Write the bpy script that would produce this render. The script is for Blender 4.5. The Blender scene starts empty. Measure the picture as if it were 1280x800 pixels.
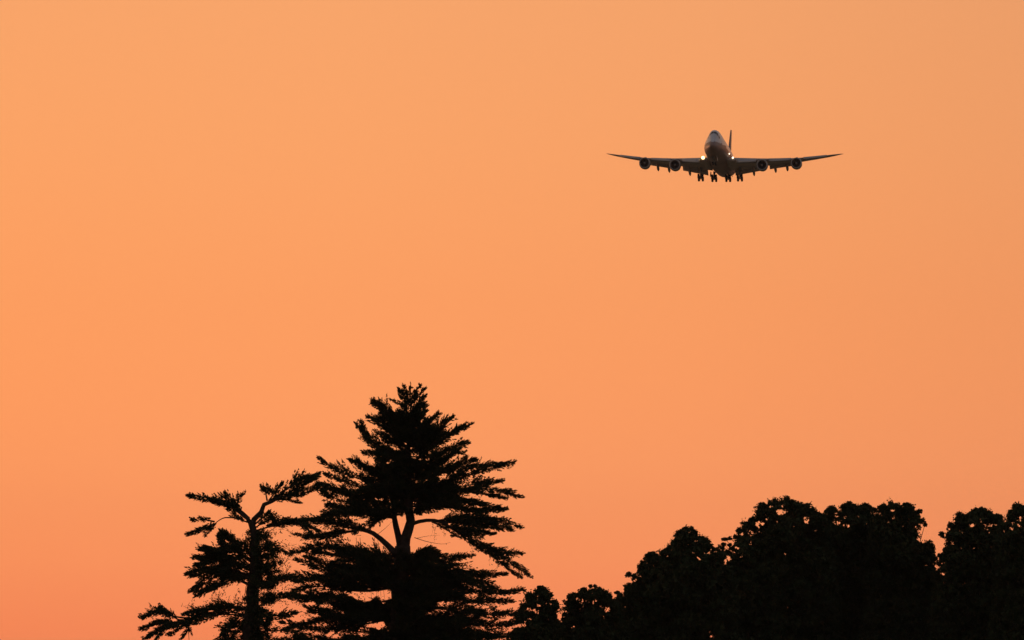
import bpy, bmesh, math, random
import numpy as np
from mathutils import Vector, Matrix, Euler

R_ = math.radians
random.seed(7)
rng = np.random.default_rng(7)
scene = bpy.context.scene
col = scene.collection

# ------------------------------------------------------------------ camera
PITCH = 3.4
FPX = 200.0 / 36.0 * 1280.0
EYE = Vector((0.0, 0.0, 1.6))
cam_d = bpy.data.cameras.new('camera')
cam = bpy.data.objects.new('camera', cam_d)
col.objects.link(cam)
cam.location = EYE
cam.rotation_euler = (R_(90 + PITCH), 0, 0)
cam_d.lens = 200.0
cam_d.sensor_width = 36.0
cam_d.clip_start = 0.5
cam_d.clip_end = 60000.0
scene.camera = cam

# ------------------------------------------------------------------ sky
SUN_AZ = -38.0      # degrees to the left of the view (+Y), behind the trees
SUN_EL = 1.2
world = bpy.data.worlds.new('World')
scene.world = world
world.use_nodes = True
nt = world.node_tree
nt.nodes.clear()
N = nt.nodes.new
L = nt.links.new
out = N('ShaderNodeOutputWorld')
sky = N('ShaderNodeTexSky')
sky.sky_type = 'NISHITA'
sky.sun_disc = False
sky.sun_elevation = R_(SUN_EL)
sky.sun_rotation = R_(SUN_AZ)
sky.dust_density = 3.0
bg1 = N('ShaderNodeBackground')
bg1.inputs['Strength'].default_value = 0.05
L(sky.outputs[0], bg1.inputs['Color'])

tc = N('ShaderNodeTexCoord')
sep = N('ShaderNodeSeparateXYZ')
L(tc.outputs['Generated'], sep.inputs[0])


def srgb(r, g, b):
    f = lambda c: (c / 255 / 12.92) if c / 255 <= 0.04045 else ((c / 255 + 0.055) / 1.055) ** 2.4
    return (f(r), f(g), f(b), 1.0)


def ramp(stops, src, lo, hi):
    mr = N('ShaderNodeMapRange')
    mr.inputs['From Min'].default_value = lo
    mr.inputs['From Max'].default_value = hi
    L(src, mr.inputs['Value'])
    cr = N('ShaderNodeValToRGB')
    cr.color_ramp.interpolation = 'EASE' if False else 'LINEAR'
    e = cr.color_ramp.elements
    while len(e) < len(stops):
        e.new(0.5)
    for i, (p, c) in enumerate(stops):
        e[i].position = (p - lo) / (hi - lo)
        e[i].color = c
    L(mr.outputs[0], cr.inputs[0])
    return cr.outputs[0]


def el(d):
    return math.sin(R_(d))


GAIN = 1.25


def sk(c, f):
    v = srgb(*c)
    return tuple(v[i] * f[i] / GAIN for i in range(3)) + (1.0,)


# afterglow on the side where the sun went down, by elevation
glow = ramp([(el(-3), (0.40, 0.13, 0.065, 1)),
             (el(0.3), sk((242, 134, 87), (1.155, 1.12, 1.055))),
             (el(1.0), sk((245, 143, 92), (1.145, 1.125, 1.07))),
             (el(1.9), sk((247, 149, 95), (1.095, 1.09, 1.07))),
             (el(3.6), sk((247, 150, 93), (1.015, 1.02, 1.03))),
             (el(5.2), sk((243, 152, 95), (1.01, 1.015, 1.0))),
             (el(6.8), sk((237, 153, 96), (1.025, 1.0, 0.98))),
             (el(14), (0.50, 0.27, 0.15, 1)),
             (el(32), (0.19, 0.15, 0.135, 1)),
             (el(80), (0.08, 0.085, 0.105, 1))], sep.outputs['Z'], el(-3), 1.0)
# the dim sky behind the camera
back = ramp([(el(-3), (0.08, 0.056, 0.056, 1)),
             (el(8), (0.176, 0.136, 0.128, 1)),
             (el(30), (0.16, 0.136, 0.136, 1)),
             (el(80), (0.08, 0.085, 0.105, 1))], sep.outputs['Z'], el(-3), 1.0)
vm = N('ShaderNodeVectorMath')
vm.operation = 'DOT_PRODUCT'
L(tc.outputs['Generated'], vm.inputs[0])
vm.inputs[1].default_value = (math.sin(R_(-10)), math.cos(R_(-10)), 0)
mrf = N('ShaderNodeMapRange')
mrf.interpolation_type = 'SMOOTHSTEP'
mrf.inputs['From Min'].default_value = 0.1
mrf.inputs['From Max'].default_value = 0.93
L(vm.outputs['Value'], mrf.inputs['Value'])
mix = N('ShaderNodeMix')
mix.data_type = 'RGBA'
L(mrf.outputs[0], mix.inputs['Factor'])
L(back, mix.inputs['A'])
L(glow, mix.inputs['B'])
# a slow fall-off sideways across the glow
az = ramp([(-0.10, (0.995, 0.97, 0.94, 1)), (-0.03, (1.0, 1.0, 1.0, 1)),
           (0.03, (0.975, 0.98, 1.0, 1)), (0.10, (0.895, 0.905, 0.96, 1))], sep.outputs['X'], -0.10, 0.10)
mul = N('ShaderNodeMix')
mul.data_type = 'RGBA'
mul.blend_type = 'MULTIPLY'
mul.inputs['Factor'].default_value = 1.0
L(mix.outputs['Result'], mul.inputs['A'])
L(az, mul.inputs['B'])
bg2 = N('ShaderNodeBackground')
bg2.inputs['Strength'].default_value = GAIN
L(mul.outputs['Result'], bg2.inputs['Color'])
add = N('ShaderNodeAddShader')
L(bg1.outputs[0], add.inputs[0])
L(bg2.outputs[0], add.inputs[1])
L(add.outputs[0], out.inputs['Surface'])

# ------------------------------------------------------------------ sun (nearly set, dusk)
sd = bpy.data.lights.new('sun', 'SUN')
sd.energy = 0.35
sd.angle = R_(0.5)
sd.color = (1.0, 0.42, 0.22)
sun = bpy.data.objects.new('sun', sd)
col.objects.link(sun)
sdir = Vector((math.sin(R_(SUN_AZ)) * math.cos(R_(SUN_EL)), math.cos(R_(SUN_AZ)) * math.cos(R_(SUN_EL)), math.sin(R_(SUN_EL))))
sun.rotation_euler = sdir.to_track_quat('Z', 'Y').to_euler()
sun.location = (-200, 200, 100)

scene.view_settings.view_transform = 'Standard'
scene.view_settings.look = 'None'
scene.view_settings.exposure = 0.0
scene.view_settings.gamma = 1.0
scene.view_settings.use_curve_mapping = False
scene.render.engine = 'CYCLES'
HAZE = 0.000023           # extinction per metre

# ------------------------------------------------------------------ materials


def material(name, base, rough=0.6, spec=0.3, metal=0.0, noise=None, nscale=1.0, emit=None, estr=0.0, coat=0.0):
    m = bpy.data.materials.new(name)
    m.use_nodes = True
    t = m.node_tree
    b = t.nodes['Principled BSDF']
    b.inputs['Base Color'].default_value = (*base, 1)
    b.inputs['Roughness'].default_value = rough
    b.inputs['Specular IOR Level'].default_value = spec
    b.inputs['Metallic'].default_value = metal
    b.inputs['Coat Weight'].default_value = coat
    if noise:
        c = t.nodes.new('ShaderNodeTexCoord')
        n = t.nodes.new('ShaderNodeTexNoise')
        n.inputs['Scale'].default_value = nscale
        n.inputs['Detail'].default_value = 4
        r = t.nodes.new('ShaderNodeValToRGB')
        r.color_ramp.elements[0].position = 0.35
        r.color_ramp.elements[1].position = 0.65
        r.color_ramp.elements[0].color = (*base, 1)
        r.color_ramp.elements[1].color = (*noise, 1)
        t.links.new(c.outputs['Object'], n.inputs['Vector'])
        t.links.new(n.outputs['Fac'], r.inputs[0])
        t.links.new(r.outputs[0], b.inputs['Base Color'])
    if emit:
        b.inputs['Emission Color'].default_value = (*emit, 1)
        b.inputs['Emission Strength'].default_value = estr
    return m


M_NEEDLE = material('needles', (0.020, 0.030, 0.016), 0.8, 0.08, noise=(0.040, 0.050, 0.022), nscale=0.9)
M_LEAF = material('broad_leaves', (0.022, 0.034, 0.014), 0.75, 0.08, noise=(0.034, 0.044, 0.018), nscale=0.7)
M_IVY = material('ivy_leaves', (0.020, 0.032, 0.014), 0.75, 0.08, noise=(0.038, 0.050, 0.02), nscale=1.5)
M_BARK = material('bark', (0.030, 0.023, 0.018), 0.9, 0.08, noise=(0.055, 0.042, 0.033), nscale=4.0)
M_GRASS = material('meadow', (0.15, 0.135, 0.075), 0.95, 0.05, noise=(0.22, 0.19, 0.115), nscale=0.05)

# ------------------------------------------------------------------ helpers


def tag(o, label, cat, group=None, kind=None):
    if label:
        o['label'] = label
    if cat:
        o['category'] = cat
    if group:
        o['group'] = group
    if kind:
        o['kind'] = kind
    return o


def empty(name, loc, label, cat, group=None):
    o = bpy.data.objects.new(name, None)
    col.objects.link(o)
    o.location = loc
    o.empty_display_size = 0.5
    return tag(o, label, cat, group)


def mesh_from(name, verts, faces, mat, parent=None, smooth=False):
    me = bpy.data.meshes.new(name)
    me.from_pydata([tuple(v) for v in verts], [], [tuple(f) for f in faces])
    me.materials.append(mat)
    if smooth:
        me.polygons.foreach_set('use_smooth', [True] * len(me.polygons))
    me.update()
    o = bpy.data.objects.new(name, me)
    col.objects.link(o)
    if parent:
        o.parent = parent
    return o


def mesh_np(name, V, k, mat, parent=None):
    """V: (n*k,3) array, faces of k consecutive vertices."""
    V = np.asarray(V, dtype=np.float32)
    nv = len(V)
    nf = nv // k
    me = bpy.data.meshes.new(name)
    me.vertices.add(nv)
    me.vertices.foreach_set('co', V.ravel())
    me.loops.add(nv)
    me.loops.foreach_set('vertex_index', np.arange(nv, dtype=np.int32))
    me.polygons.add(nf)
    me.polygons.foreach_set('loop_start', np.arange(0, nv, k, dtype=np.int32))
    me.polygons.foreach_set('loop_total', np.full(nf, k, dtype=np.int32))
    me.update(calc_edges=True)
    me.materials.append(mat)
    o = bpy.data.objects.new(name, me)
    col.objects.link(o)
    if parent:
        o.parent = parent
    return o


def P(px, py, Y):
    """the point at distance Y (world) that the photo shows at px, py (1280 x 800)"""
    dx = (px - 640) / FPX
    dz = (400 - py) / FPX
    c, s = math.cos(R_(PITCH)), math.sin(R_(PITCH))
    d = np.array([dx, c - dz * s, s + dz * c])
    return np.array(EYE) + d * (Y / d[1])


def to_px(p):
    p = np.asarray(p) - np.array(EYE)
    c, s = math.cos(R_(PITCH)), math.sin(R_(PITCH))
    f = p[..., 1] * c + p[..., 2] * s
    u = -p[..., 1] * s + p[..., 2] * c
    return 640 + p[..., 0] / f * FPX, 400 - u / f * FPX


class Tubes:
    def __init__(self):
        self.v = []
        self.f = []

    def add(self, pts, radii, n=7, cap=True):
        pts = [Vector(p) for p in pts]
        b0 = len(self.v)
        ref = Vector((0.31, 0.9, 0.17)).normalized()
        for i, p in enumerate(pts):
            a = pts[max(i - 1, 0)]
            b = pts[min(i + 1, len(pts) - 1)]
            t = (b - a).normalized()
            x = t.cross(ref)
            if x.length < 1e-4:
                x = t.cross(Vector((1, 0, 0)))
            x.normalize()
            y = t.cross(x)
            for k in range(n):
                an = 2 * math.pi * k / n
                self.v.append(p + (x * math.cos(an) + y * math.sin(an)) * radii[i])
        for i in range(len(pts) - 1):
            for k in range(n):
                k2 = (k + 1) % n
                self.f.append((b0 + i * n + k, b0 + i * n + k2, b0 + (i + 1) * n + k2, b0 + (i + 1) * n + k))
        if cap:
            self.f.append(tuple(b0 + k for k in range(n))[::-1])
            e = b0 + (len(pts) - 1) * n
            self.f.append(tuple(e + k for k in range(n)))

    def build(self, name, mat, parent=None, off=None, smooth=True):
        v = self.v
        if off is not None:
            o = Vector(off)
            v = [p - o for p in v]
        return mesh_from(name, v, self.f, mat, parent, smooth)


def spline(pts, step):
    """Catmull-Rom through pts (k,3), resampled at about `step`."""
    pts = np.asarray(pts, float)
    if len(pts) == 2:
        n = max(2, int(np.linalg.norm(pts[1] - pts[0]) / step))
        t = np.linspace(0, 1, n + 1)[:, None]
        return pts[0] * (1 - t) + pts[1] * t
    P0 = np.vstack([2 * pts[0] - pts[1], pts, 2 * pts[-1] - pts[-2]])
    res = []
    for i in range(1, len(P0) - 2):
        a, b, c, d = P0[i - 1:i + 3]
        n = max(1, int(np.linalg.norm(c - b) / step))
        for t in np.arange(n) / n:
            res.append(0.5 * ((2 * b) + (-a + c) * t + (2 * a - 5 * b + 4 * c - d) * t * t + (-a + 3 * b - 3 * c + d) * t ** 3))
    res.append(pts[-1])
    return np.array(res)


def unit(v):
    return v / (np.linalg.norm(v, axis=-1, keepdims=True) + 1e-9)


# ------------------------------------------------------------------ conifer foliage


def blades(org, dirs, length, width, rnd):
    """narrow triangles: org (n,3), dirs (n,3)."""
    n = len(org)
    side = unit(np.cross(dirs, rnd.normal(size=(n, 3))))
    tip = org + dirs * length[:, None]
    mid = org + dirs * (length * 0.35)[:, None]
    w = width[:, None]
    return np.stack([org, mid + side * w, tip, mid - side * w], axis=1)


def bough(path, lmax, rnd, t0=0.2, tilt=0.5, dens=1.0, end=0.22, step=0.08, fat=1.38):
    """a needled bough: side shoots, each tapering to a point, leave it forwards and mostly sideways."""
    pts = spline(path, step)
    n = len(pts)
    tan = unit(np.gradient(pts, axis=0))
    total = n * step
    up = np.array([0, 0, 1.0])
    ph = rnd.uniform(0, 6.28, 3)
    O, D, LN, W = [], [], [], []

    def shoot(o, d, ln, r0):
        nb = max(8, int(ln / 0.019))
        s = rnd.random(nb) ** 0.85
        rad = rnd.normal(size=(nb, 3))
        rad = unit(rad - (rad @ d)[:, None] * d)
        O.append(o + d * (s * ln)[:, None] + rad * (r0 * (1 - s) ** 0.8 * rnd.random(nb) ** 0.5)[:, None] + up * (0.06 * (s * ln) ** 2)[:, None])
        D.append(unit(d + rad * (0.45 * (1 - 0.7 * s))[:, None] + rnd.normal(0, 0.12, (nb, 3))))
        LN.append(rnd.uniform(0.11, 0.24, nb) * (1 - 0.45 * s))
        W.append(rnd.uniform(0.022, 0.05, nb) * (1 - 0.45 * s))

    for i in range(n):
        t = i / (n - 1)
        if t < t0:
            continue
        u = (t - t0) / (1 - t0)
        T = tan[i]
        S = unit(np.cross(T, up))
        U = unit(np.cross(S, T))
        x = i * step
        clump = 0.80 + 0.30 * math.sin(ph[0] + x * 4.1) + 0.20 * math.sin(ph[1] + x * 9.7)
        prof = lmax * min(1.0, 0.40 + u * 2.5) * (1 - u) ** 0.65 * max(0.25, clump) * fat + end
        for q in range(3):
            if rnd.random() > (0.70 if q < 2 else 0.45) * dens * (0.55 + 0.45 * clump):
                continue
            sgn = -1 if q == 0 else 1 if q == 1 else rnd.choice([-1, 1])
            ang = R_(rnd.uniform(22, 55)) * (1 - 0.35 * u)
            tl = rnd.normal(0.24, tilt) if q < 2 else rnd.normal(1.1, 0.5)
            d = T * math.cos(ang) + (S * sgn * math.cos(tl) + U * math.sin(tl)) * math.sin(ang)
            d = d / np.linalg.norm(d)
            ln = prof * rnd.uniform(0.5, 1.15)
            shoot(pts[i], d, ln, 0.045 + 0.14 * ln)
    T = tan[-1]
    shoot(pts[max(0, n - 4)], T, 0.42, 0.05)
    return np.concatenate(O), np.concatenate(D), np.concatenate(LN), np.concatenate(W)


def in_holes(org, holes, rnd, soft=False):
    keep = np.ones(len(org), bool)
    x, y = to_px(org)
    for (cx, cy, rx, ry, p) in holes:
        ph = np.arctan2(y - cy, x - cx)
        wob = 1 + 0.22 * np.sin(3 * ph + cx) + 0.15 * np.sin(7 * ph + cy)
        if soft:
            q = ((x - cx) / rx) ** 2 + ((y - cy) / ry) ** 2
            keep &= ~(rnd.random(len(org)) < p * np.clip(1.7 - q / wob, 0, 1) ** 0.7)
            continue
        inside = ((x - cx) / rx) ** 2 + ((y - cy) / ry) ** 2 < wob
        keep &= ~(inside & (rnd.random(len(org)) < p))
    return keep


class Conifer:
    def __init__(self, Y, seed):
        self.Y = Y
        self.r = np.random.default_rng(seed)
        self.w = Tubes()
        self.lim = Tubes()
        self.O, self.D, self.L_, self.W = [], [], [], []
        self.holes = []

    def pt(self, p):
        return P(p[0], p[1], self.Y + (p[2] if len(p) > 2 else 0))

    def stem(self, pts, r0, r1, tubes=None):
        q = spline([self.pt(p) for p in pts], 0.35)
        n = len(q)
        q = q + np.vstack([np.zeros((1, 3)), self.r.normal(0, 0.026, (n - 2, 3)), np.zeros((1, 3))])
        (tubes or self.w).add(q, [r0 + (r1 - r0) * i / (n - 1) for i in range(n)], 9)

    def branch3(self, path, lmax, wood=0.05, **k):
        rnd = self.r
        q = spline(path, 0.3)
        n = len(q)
        self.lim.add(q, [wood * (1 - 0.85 * i / (n - 1)) + 0.006 for i in range(n)], 5)
        a = bough(path, lmax, rnd, **k)
        self.O.append(a[0]); self.D.append(a[1]); self.L_.append(a[2]); self.W.append(a[3])

    def branch(self, pts, lmax, dz=None, wood=0.05, **k):
        """pts in photo pixels; the bough also swings in depth by dz metres towards its tip."""
        if dz is None:
            dz = self.r.uniform(-0.9, 0.9)
        m = len(pts)
        path = [P(p[0], p[1], self.Y + dz * (i / (m - 1)) ** 1.2) for i, p in enumerate(pts)]
        self.branch3(path, lmax, wood, **k)

    def twig(self, pts, r0=0.014, dz=None, leaf=0.0):
        """bare or thinly needled twig."""
        if dz is None:
            dz = self.r.uniform(-0.6, 0.6)
        m = len(pts)
        path = [P(p[0], p[1], self.Y + dz * i / (m - 1)) for i, p in enumerate(pts)]
        q = spline(path, 0.15)
        n = len(q)
        self.lim.add(q, [r0 * (1 - 0.75 * i / (n - 1)) for i in range(n)], 4)
        if leaf:
            nb = int(n * 6 * leaf)
            idx = self.r.integers(n // 4, n, nb)
            self.O.append(q[idx] + self.r.normal(0, 0.05, (nb, 3)))
            self.D.append(unit(self.r.normal(0, 1, (nb, 3))))
            self.L_.append(self.r.uniform(0.06, 0.13, nb)); self.W.append(self.r.uniform(0.012, 0.028, nb))

    def build(self, name, label, cat, group, base):
        loc = Vector(base)
        e = empty(name, loc, label, cat, group)
        self.w.build('trunk', M_BARK, e, loc)
        self.lim.build('limbs', M_BARK, e, loc)
        O = np.concatenate(self.O); D = np.concatenate(self.D)
        Ln = np.concatenate(self.L_); W = np.concatenate(self.W)
        k = in_holes(O + D * Ln[:, None] * 0.5, self.holes, self.r)
        V = blades(O[k], D[k], Ln[k], W[k], self.r).reshape(-1, 3) - np.array(loc)
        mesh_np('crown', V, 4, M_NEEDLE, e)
        print(name, len(V) // 4, 'blades')
        return e


def crossing(env, y):
    ys = [p[0] for p in env]
    return np.interp(y, ys, [p[1] for p in env]), np.interp(y, ys, [p[2] for p in env])


# ------------------------------------------------------------------ ground
gs = 5000
ng = 40
gv = [(-gs + 2 * gs * i / ng, -2500 + 2 * gs * j / ng, 0) for j in range(ng + 1) for i in range(ng + 1)]
gf = [(j * (ng + 1) + i, j * (ng + 1) + i + 1, (j + 1) * (ng + 1) + i + 1, (j + 1) * (ng + 1) + i) for j in range(ng) for i in range(ng)]
ground = mesh_from('ground', gv, gf, M_GRASS)
ground['kind'] = 'structure'

# ------------------------------------------------------------------ the evening haze
hm = bpy.data.materials.new('haze_air')
hm.use_nodes = True
hm.node_tree.nodes.clear()
ho = hm.node_tree.nodes.new('ShaderNodeOutputMaterial')
hv = hm.node_tree.nodes.new('ShaderNodeVolumePrincipled')
hv.inputs['Color'].default_value = (0.92, 0.90, 0.88, 1)
hv.inputs['Density'].default_value = HAZE
hv.inputs['Anisotropy'].default_value = 0.3
hm.node_tree.links.new(hv.outputs[0], ho.inputs['Volume'])
hb = [(x, y, z) for z in (-1, 210) for y in (-2600, 7600) for x in (-5100, 5100)]
haze = mesh_from('haze', hb, [(0, 2, 3, 1), (4, 5, 7, 6), (0, 1, 5, 4), (2, 6, 7, 3), (0, 4, 6, 2), (1, 3, 7, 5)], hm)
haze['kind'] = 'stuff'

# ------------------------------------------------------------------ the tall conifer
YA = 300.0
A = Conifer(YA, 11)
gx = P(499, 800, YA)[0]
pxg = 830 + 36      # py where the ground lies at this distance
base_px = to_px(np.array([gx, YA, 0.0]))[1]
A.stem([(499, base_px), (499, 800), (500, 740), (502, 700), (503, 683)], 0.62, 0.42)
A.stem([(504, 690), (507, 672), (513, 652), (511, 635), (510, 600), (511, 560), (513, 520), (513, 487)], 0.30, 0.02)
A.stem([(499, 690, 0.1), (497, 668, 0.2), (493, 648, 0.3), (492, 625, 0.4), (496, 590, 0.5)], 0.20, 0.06)
A.stem([(496, 694, -0.1), (484, 681, -0.2), (467, 668, -0.3), (452, 662, -0.4), (436, 655, -0.5)], 0.19, 0.07)
A.stem([(511, 656), (524, 652), (543, 650), (560, 656)], 0.11, 0.07, A.lim)
SK = [  # top shoots
    ([(513, 500), (513, 482)], 0.10), ([(512, 500), (505, 484)], 0.12), ([(513, 500), (524, 484)], 0.10),
    ([(513, 506), (530, 487)], 0.18), ([(512, 508), (499, 488)], 0.16), ([(513, 514), (531, 496)], 0.25),
    ([(512, 514), (500, 495)], 0.25), ([(513, 522), (530, 505)], 0.30), ([(512, 524), (503, 508), (490, 501)], 0.22),
    ([(513, 532), (531, 515)], 0.38), ([(512, 532), (498, 514)], 0.35),
]
for i in range(14):
    y = A.r.uniform(498, 540)
    sx = A.r.choice([-1, 1]) * A.r.uniform(6, 10 + (y - 498) * 0.30)
    SK.append(([(512.5, y + 6), (512.5 + sx, y - 10)], 0.16 + (y - 498) * 0.005))
for p, l in SK:
    A.branch(p, l, dz=A.r.uniform(-0.3, 0.3), wood=0.02, t0=0.05, end=0.16)
BR = [
    # left side of the upper crown
    ([(511, 548), (488, 526), (475, 510), (467, 504)], 0.62),
    ([(511, 540), (492, 530), (478, 517)], 0.45),
    ([(511, 562), (485, 540), (472, 528), (461, 522)], 0.42),
    ([(510, 584), (488, 570), (464, 555), (452, 540), (445, 531)], 0.52),
    ([(500, 575), (478, 560), (460, 548), (452, 529)], 0.40),
    ([(508, 580), (485, 565), (466, 566), (456, 566)], 0.40),
    ([(508, 596), (480, 582), (470, 570)], 0.5),
    ([(508, 604), (470, 594), (452, 584), (438, 576)], 0.62),
    ([(508, 616), (460, 602), (425, 590), (400, 575)], 0.62),
    ([(506, 622), (460, 612), (430, 602), (408, 594)], 0.62),
    ([(506, 634), (455, 622), (425, 614), (396, 606)], 0.75),
    ([(506, 640), (460, 632), (430, 626), (404, 618)], 0.70),
    ([(495, 648), (458, 640), (425, 642), (396, 648)], 0.72),
    ([(497, 640), (460, 636), (432, 636), (410, 632)], 0.66),
    ([(470, 668), (436, 656), (405, 655), (372, 654), (356, 650)], 0.55),
    ([(450, 662), (420, 668), (395, 672), (370, 668)], 0.45),
    # right side of the upper crown
    ([(514, 556), (530, 534), (547, 519)], 0.50),
    ([(514, 566), (540, 542), (556, 530), (566, 522)], 0.58),
    ([(514, 580), (545, 556), (570, 541), (588, 531)], 0.55),
    ([(514, 590), (548, 570), (568, 559), (584, 554)], 0.48),
    ([(514, 596), (550, 580), (566, 568), (579, 565)], 0.42),
    ([(512, 602), (550, 592), (575, 582), (593, 576)], 0.5),
    ([(512, 612), (560, 602), (600, 590), (641, 578)], 0.62),
    ([(512, 616), (560, 610), (590, 606), (626, 602)], 0.55),
    ([(512, 624), (560, 616), (605, 611), (632, 616), (650, 621)], 0.62),
    ([(512, 634), (555, 628), (595, 630), (622, 635)], 0.55),
    ([(513, 642), (555, 634), (600, 640), (630, 637)], 0.5),
    ([(540, 652), (570, 648), (604, 650), (628, 652), (650, 659)], 0.52),
    ([(545, 652), (585, 652), (610, 656), (625, 662)], 0.5),
    ([(550, 653), (580, 664), (600, 668), (616, 668)], 0.4),
    ([(552, 653), (580, 668), (605, 684), (630, 698), (650, 712), (662, 720)], 0.50),
    ([(600, 680), (625, 690), (650, 692)], 0.34),
    ([(500, 643), (480, 646), (460, 655), (444, 666)], 0.34),
    ([(492, 640), (472, 648), (462, 662)], 0.26),
    ([(540, 652), (556, 660), (572, 672)], 0.24),
    # the tiers under the fork
    ([(506, 700), (535, 690), (560, 698), (589, 695)], 0.46),
    ([(506, 704), (540, 700), (575, 712), (606, 716)], 0.58),
    ([(506, 716), (545, 712), (590, 720), (630, 718)], 0.5),
    ([(506, 722), (550, 722), (600, 730), (632, 741)], 0.62),
    ([(506, 732), (560, 732), (610, 742), (653, 738)], 0.6),
    ([(506, 745), (555, 745), (600, 752), (640, 752)], 0.66),
    ([(506, 760), (560, 760), (610, 768), (655, 766)], 0.7),
    ([(506, 776), (560, 775), (610, 782), (650, 778)], 0.75),
    ([(506, 792), (560, 790), (610, 797), (652, 792)], 0.8),
    ([(506, 806), (560, 806), (610, 812), (655, 806)], 0.8),
    ([(497, 702), (460, 690), (425, 694), (392, 690)], 0.55),
    ([(497, 708), (455, 700), (410, 684), (362, 692)], 0.55),
    ([(497, 716), (450, 710), (405, 712), (372, 700)], 0.62),
    ([(497, 722), (450, 718), (400, 722), (352, 722)], 0.55),
    ([(497, 730), (465, 722), (425, 728), (395, 724)], 0.55),
    ([(497, 756), (450, 766), (405, 752), (352, 744)], 0.55),
    ([(497, 760), (455, 768), (420, 772), (388, 764)], 0.5),
    ([(497, 772), (445, 782), (400, 788), (352, 778)], 0.55),
    ([(497, 796), (450, 800), (405, 806), (370, 796)], 0.55),
    ([(497, 734), (450, 738), (405, 733), (368, 738)], 0.5),
    ([(497, 748), (455, 755), (410, 745), (378, 752)], 0.5),
    ([(497, 784), (450, 790), (400, 776), (360, 786)], 0.5),
    ([(497, 812), (440, 818), (400, 826), (360, 816)], 0.6),
]
for p, l in BR:
    A.branch(p, l, wood=0.055, t0=0.12, tilt=0.75, fat=1.72)
    if len(p) > 3 and A.r.random() < 0.7:       # a companion bough swinging to the near or far side
        q = [(x + A.r.uniform(-5, 5) * (i > 0) - (x - p[0][0]) * 0.14 * (i > 0), y + A.r.uniform(-4, 5) * (i > 0)) for i, (x, y) in enumerate(p)]
        A.branch(q, l * 0.9, dz=A.r.choice([-2.2, 2.2]) * A.r.uniform(0.7, 1.2), wood=0.05)
A.holes = [(485, 666, 11, 9, 1), (530, 668, 13, 15, 1), (560, 678, 21, 8, 0.96), (505, 660, 5, 14, 0.9), (456, 744, 16, 8, 0.93), (480, 744, 6, 10, 0.9), (470, 780, 12, 6, 0.9), (455, 790, 8, 6, 0.9),
           (515, 633, 5, 4, 0.9), (540, 635, 5, 4, 0.7), (432, 679, 16, 4, 0.7), (405, 737, 9, 3, 0.8), (430, 622, 8, 3, 0.8), (475, 624, 7, 2.5, 0.8),
           (552, 758, 10, 6, 0.75), (590, 745, 8, 5, 0.8), (552, 594, 8, 3, 0.85), (580, 606, 12, 3, 0.8), (590, 620, 14, 3, 0.8),
           (574, 710, 13, 3, 0.8), (612, 766, 6, 5, 0.8), (576, 760, 6, 4, 0.7), (493, 558, 3, 4, 0.6), (520, 571, 4, 3, 0.6), (392, 655, 30, 3, 0.5)]
# boughs round the near and far sides of the stem
ENV = [(500, 10, 10), (540, 40, 45), (570, 55, 62), (600, 80, 85), (640, 95, 105), (690, 100, 45), (705, 105, 70), (740, 130, 120), (800, 145, 140), (870, 130, 130)]
for i in range(420):
    py = A.r.uniform(515, 850) if i < 130 else A.r.uniform(520, 646) if i < 230 else A.r.uniform(694, 850)
    if 640 < py < 692:
        continue
    lo, ro = crossing(ENV, py)
    az = A.r.uniform(0, 2 * math.pi) if i < 350 else A.r.uniform(-1.2, 1.0) + (math.pi if i % 3 == 0 else 0)
    cx = 512 if py < 690 else 501
    b = P(cx, py, YA)
    m = P(cx + 1, py, YA)[0] - b[0]
    rad = (ro if math.cos(az) > 0 else lo) * m * A.r.uniform(0.35, 0.92)
    rad = rad if abs(math.cos(az)) > 0.5 else rad * 0.85
    d = np.array([math.cos(az), math.sin(az), 0])
    rise = 0.35 if py < 560 else 0.06
    tip = b + d * rad + np.array([0, 0, rad * rise + A.r.uniform(-0.3, 0.3)])
    mid = b + d * rad * 0.55 + np.array([0, 0, rad * rise * 0.4 - 0.05 * rad])
    if abs(math.cos(az)) > 0.35:
        mx_, my_ = to_px(np.array([b + (tip - b) * q for q in (0.3, 0.5, 0.7, 0.9)]))
        if any(((x - h[0]) / h[2]) ** 2 + ((y - h[1]) / h[3]) ** 2 < 1.3 for x, y in zip(mx_, my_) for h in A.holes):
            continue
    A.branch3([b, mid, tip], 0.42 + 0.22 * min(1, rad / 3), 0.04, t0=0.12)
A.twig([(518, 672), (534, 677), (552, 680), (563, 678)], 0.02, leaf=0.3)
A.twig([(520, 673), (535, 670), (550, 669)], 0.012)
A.twig([(472, 668), (482, 660), (492, 650)], 0.014)
for x, y in ((540, 665), (545, 672), (553, 668), (574, 670), (590, 690), (612, 698), (620, 706)):
    A.twig([(x, y - 14), (x + A.r.uniform(-3, 3), y - 4), (x + A.r.uniform(-4, 4), y + 6)], 0.010, leaf=0.8)
for x in (468, 472, 450, 445):
    A.twig([(x, 672), (x + 1, 684), (x + A.r.uniform(-3, 4), 700)], 0.014, leaf=0.8)
for x in (470, 475, 479, 463):
    A.twig([(x, 728), (x + 1, 742), (x + A.r.uniform(-3, 4), 760)], 0.014, leaf=0.7)
for i in range(46):
    x, y = A.r.uniform(375, 465), A.r.uniform(640, 800)
    A.twig([(x, y), (x + A.r.uniform(-14, 4), y + A.r.uniform(-6, 2)), (x + A.r.uniform(-22, 0), y + A.r.uniform(-14, 6))], 0.012, leaf=0.7)
A.build('conifer_tree', 'tallest conifer with a pointed top and a forked trunk showing through its crown', 'tree', None, (gx, YA, 0))

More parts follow.
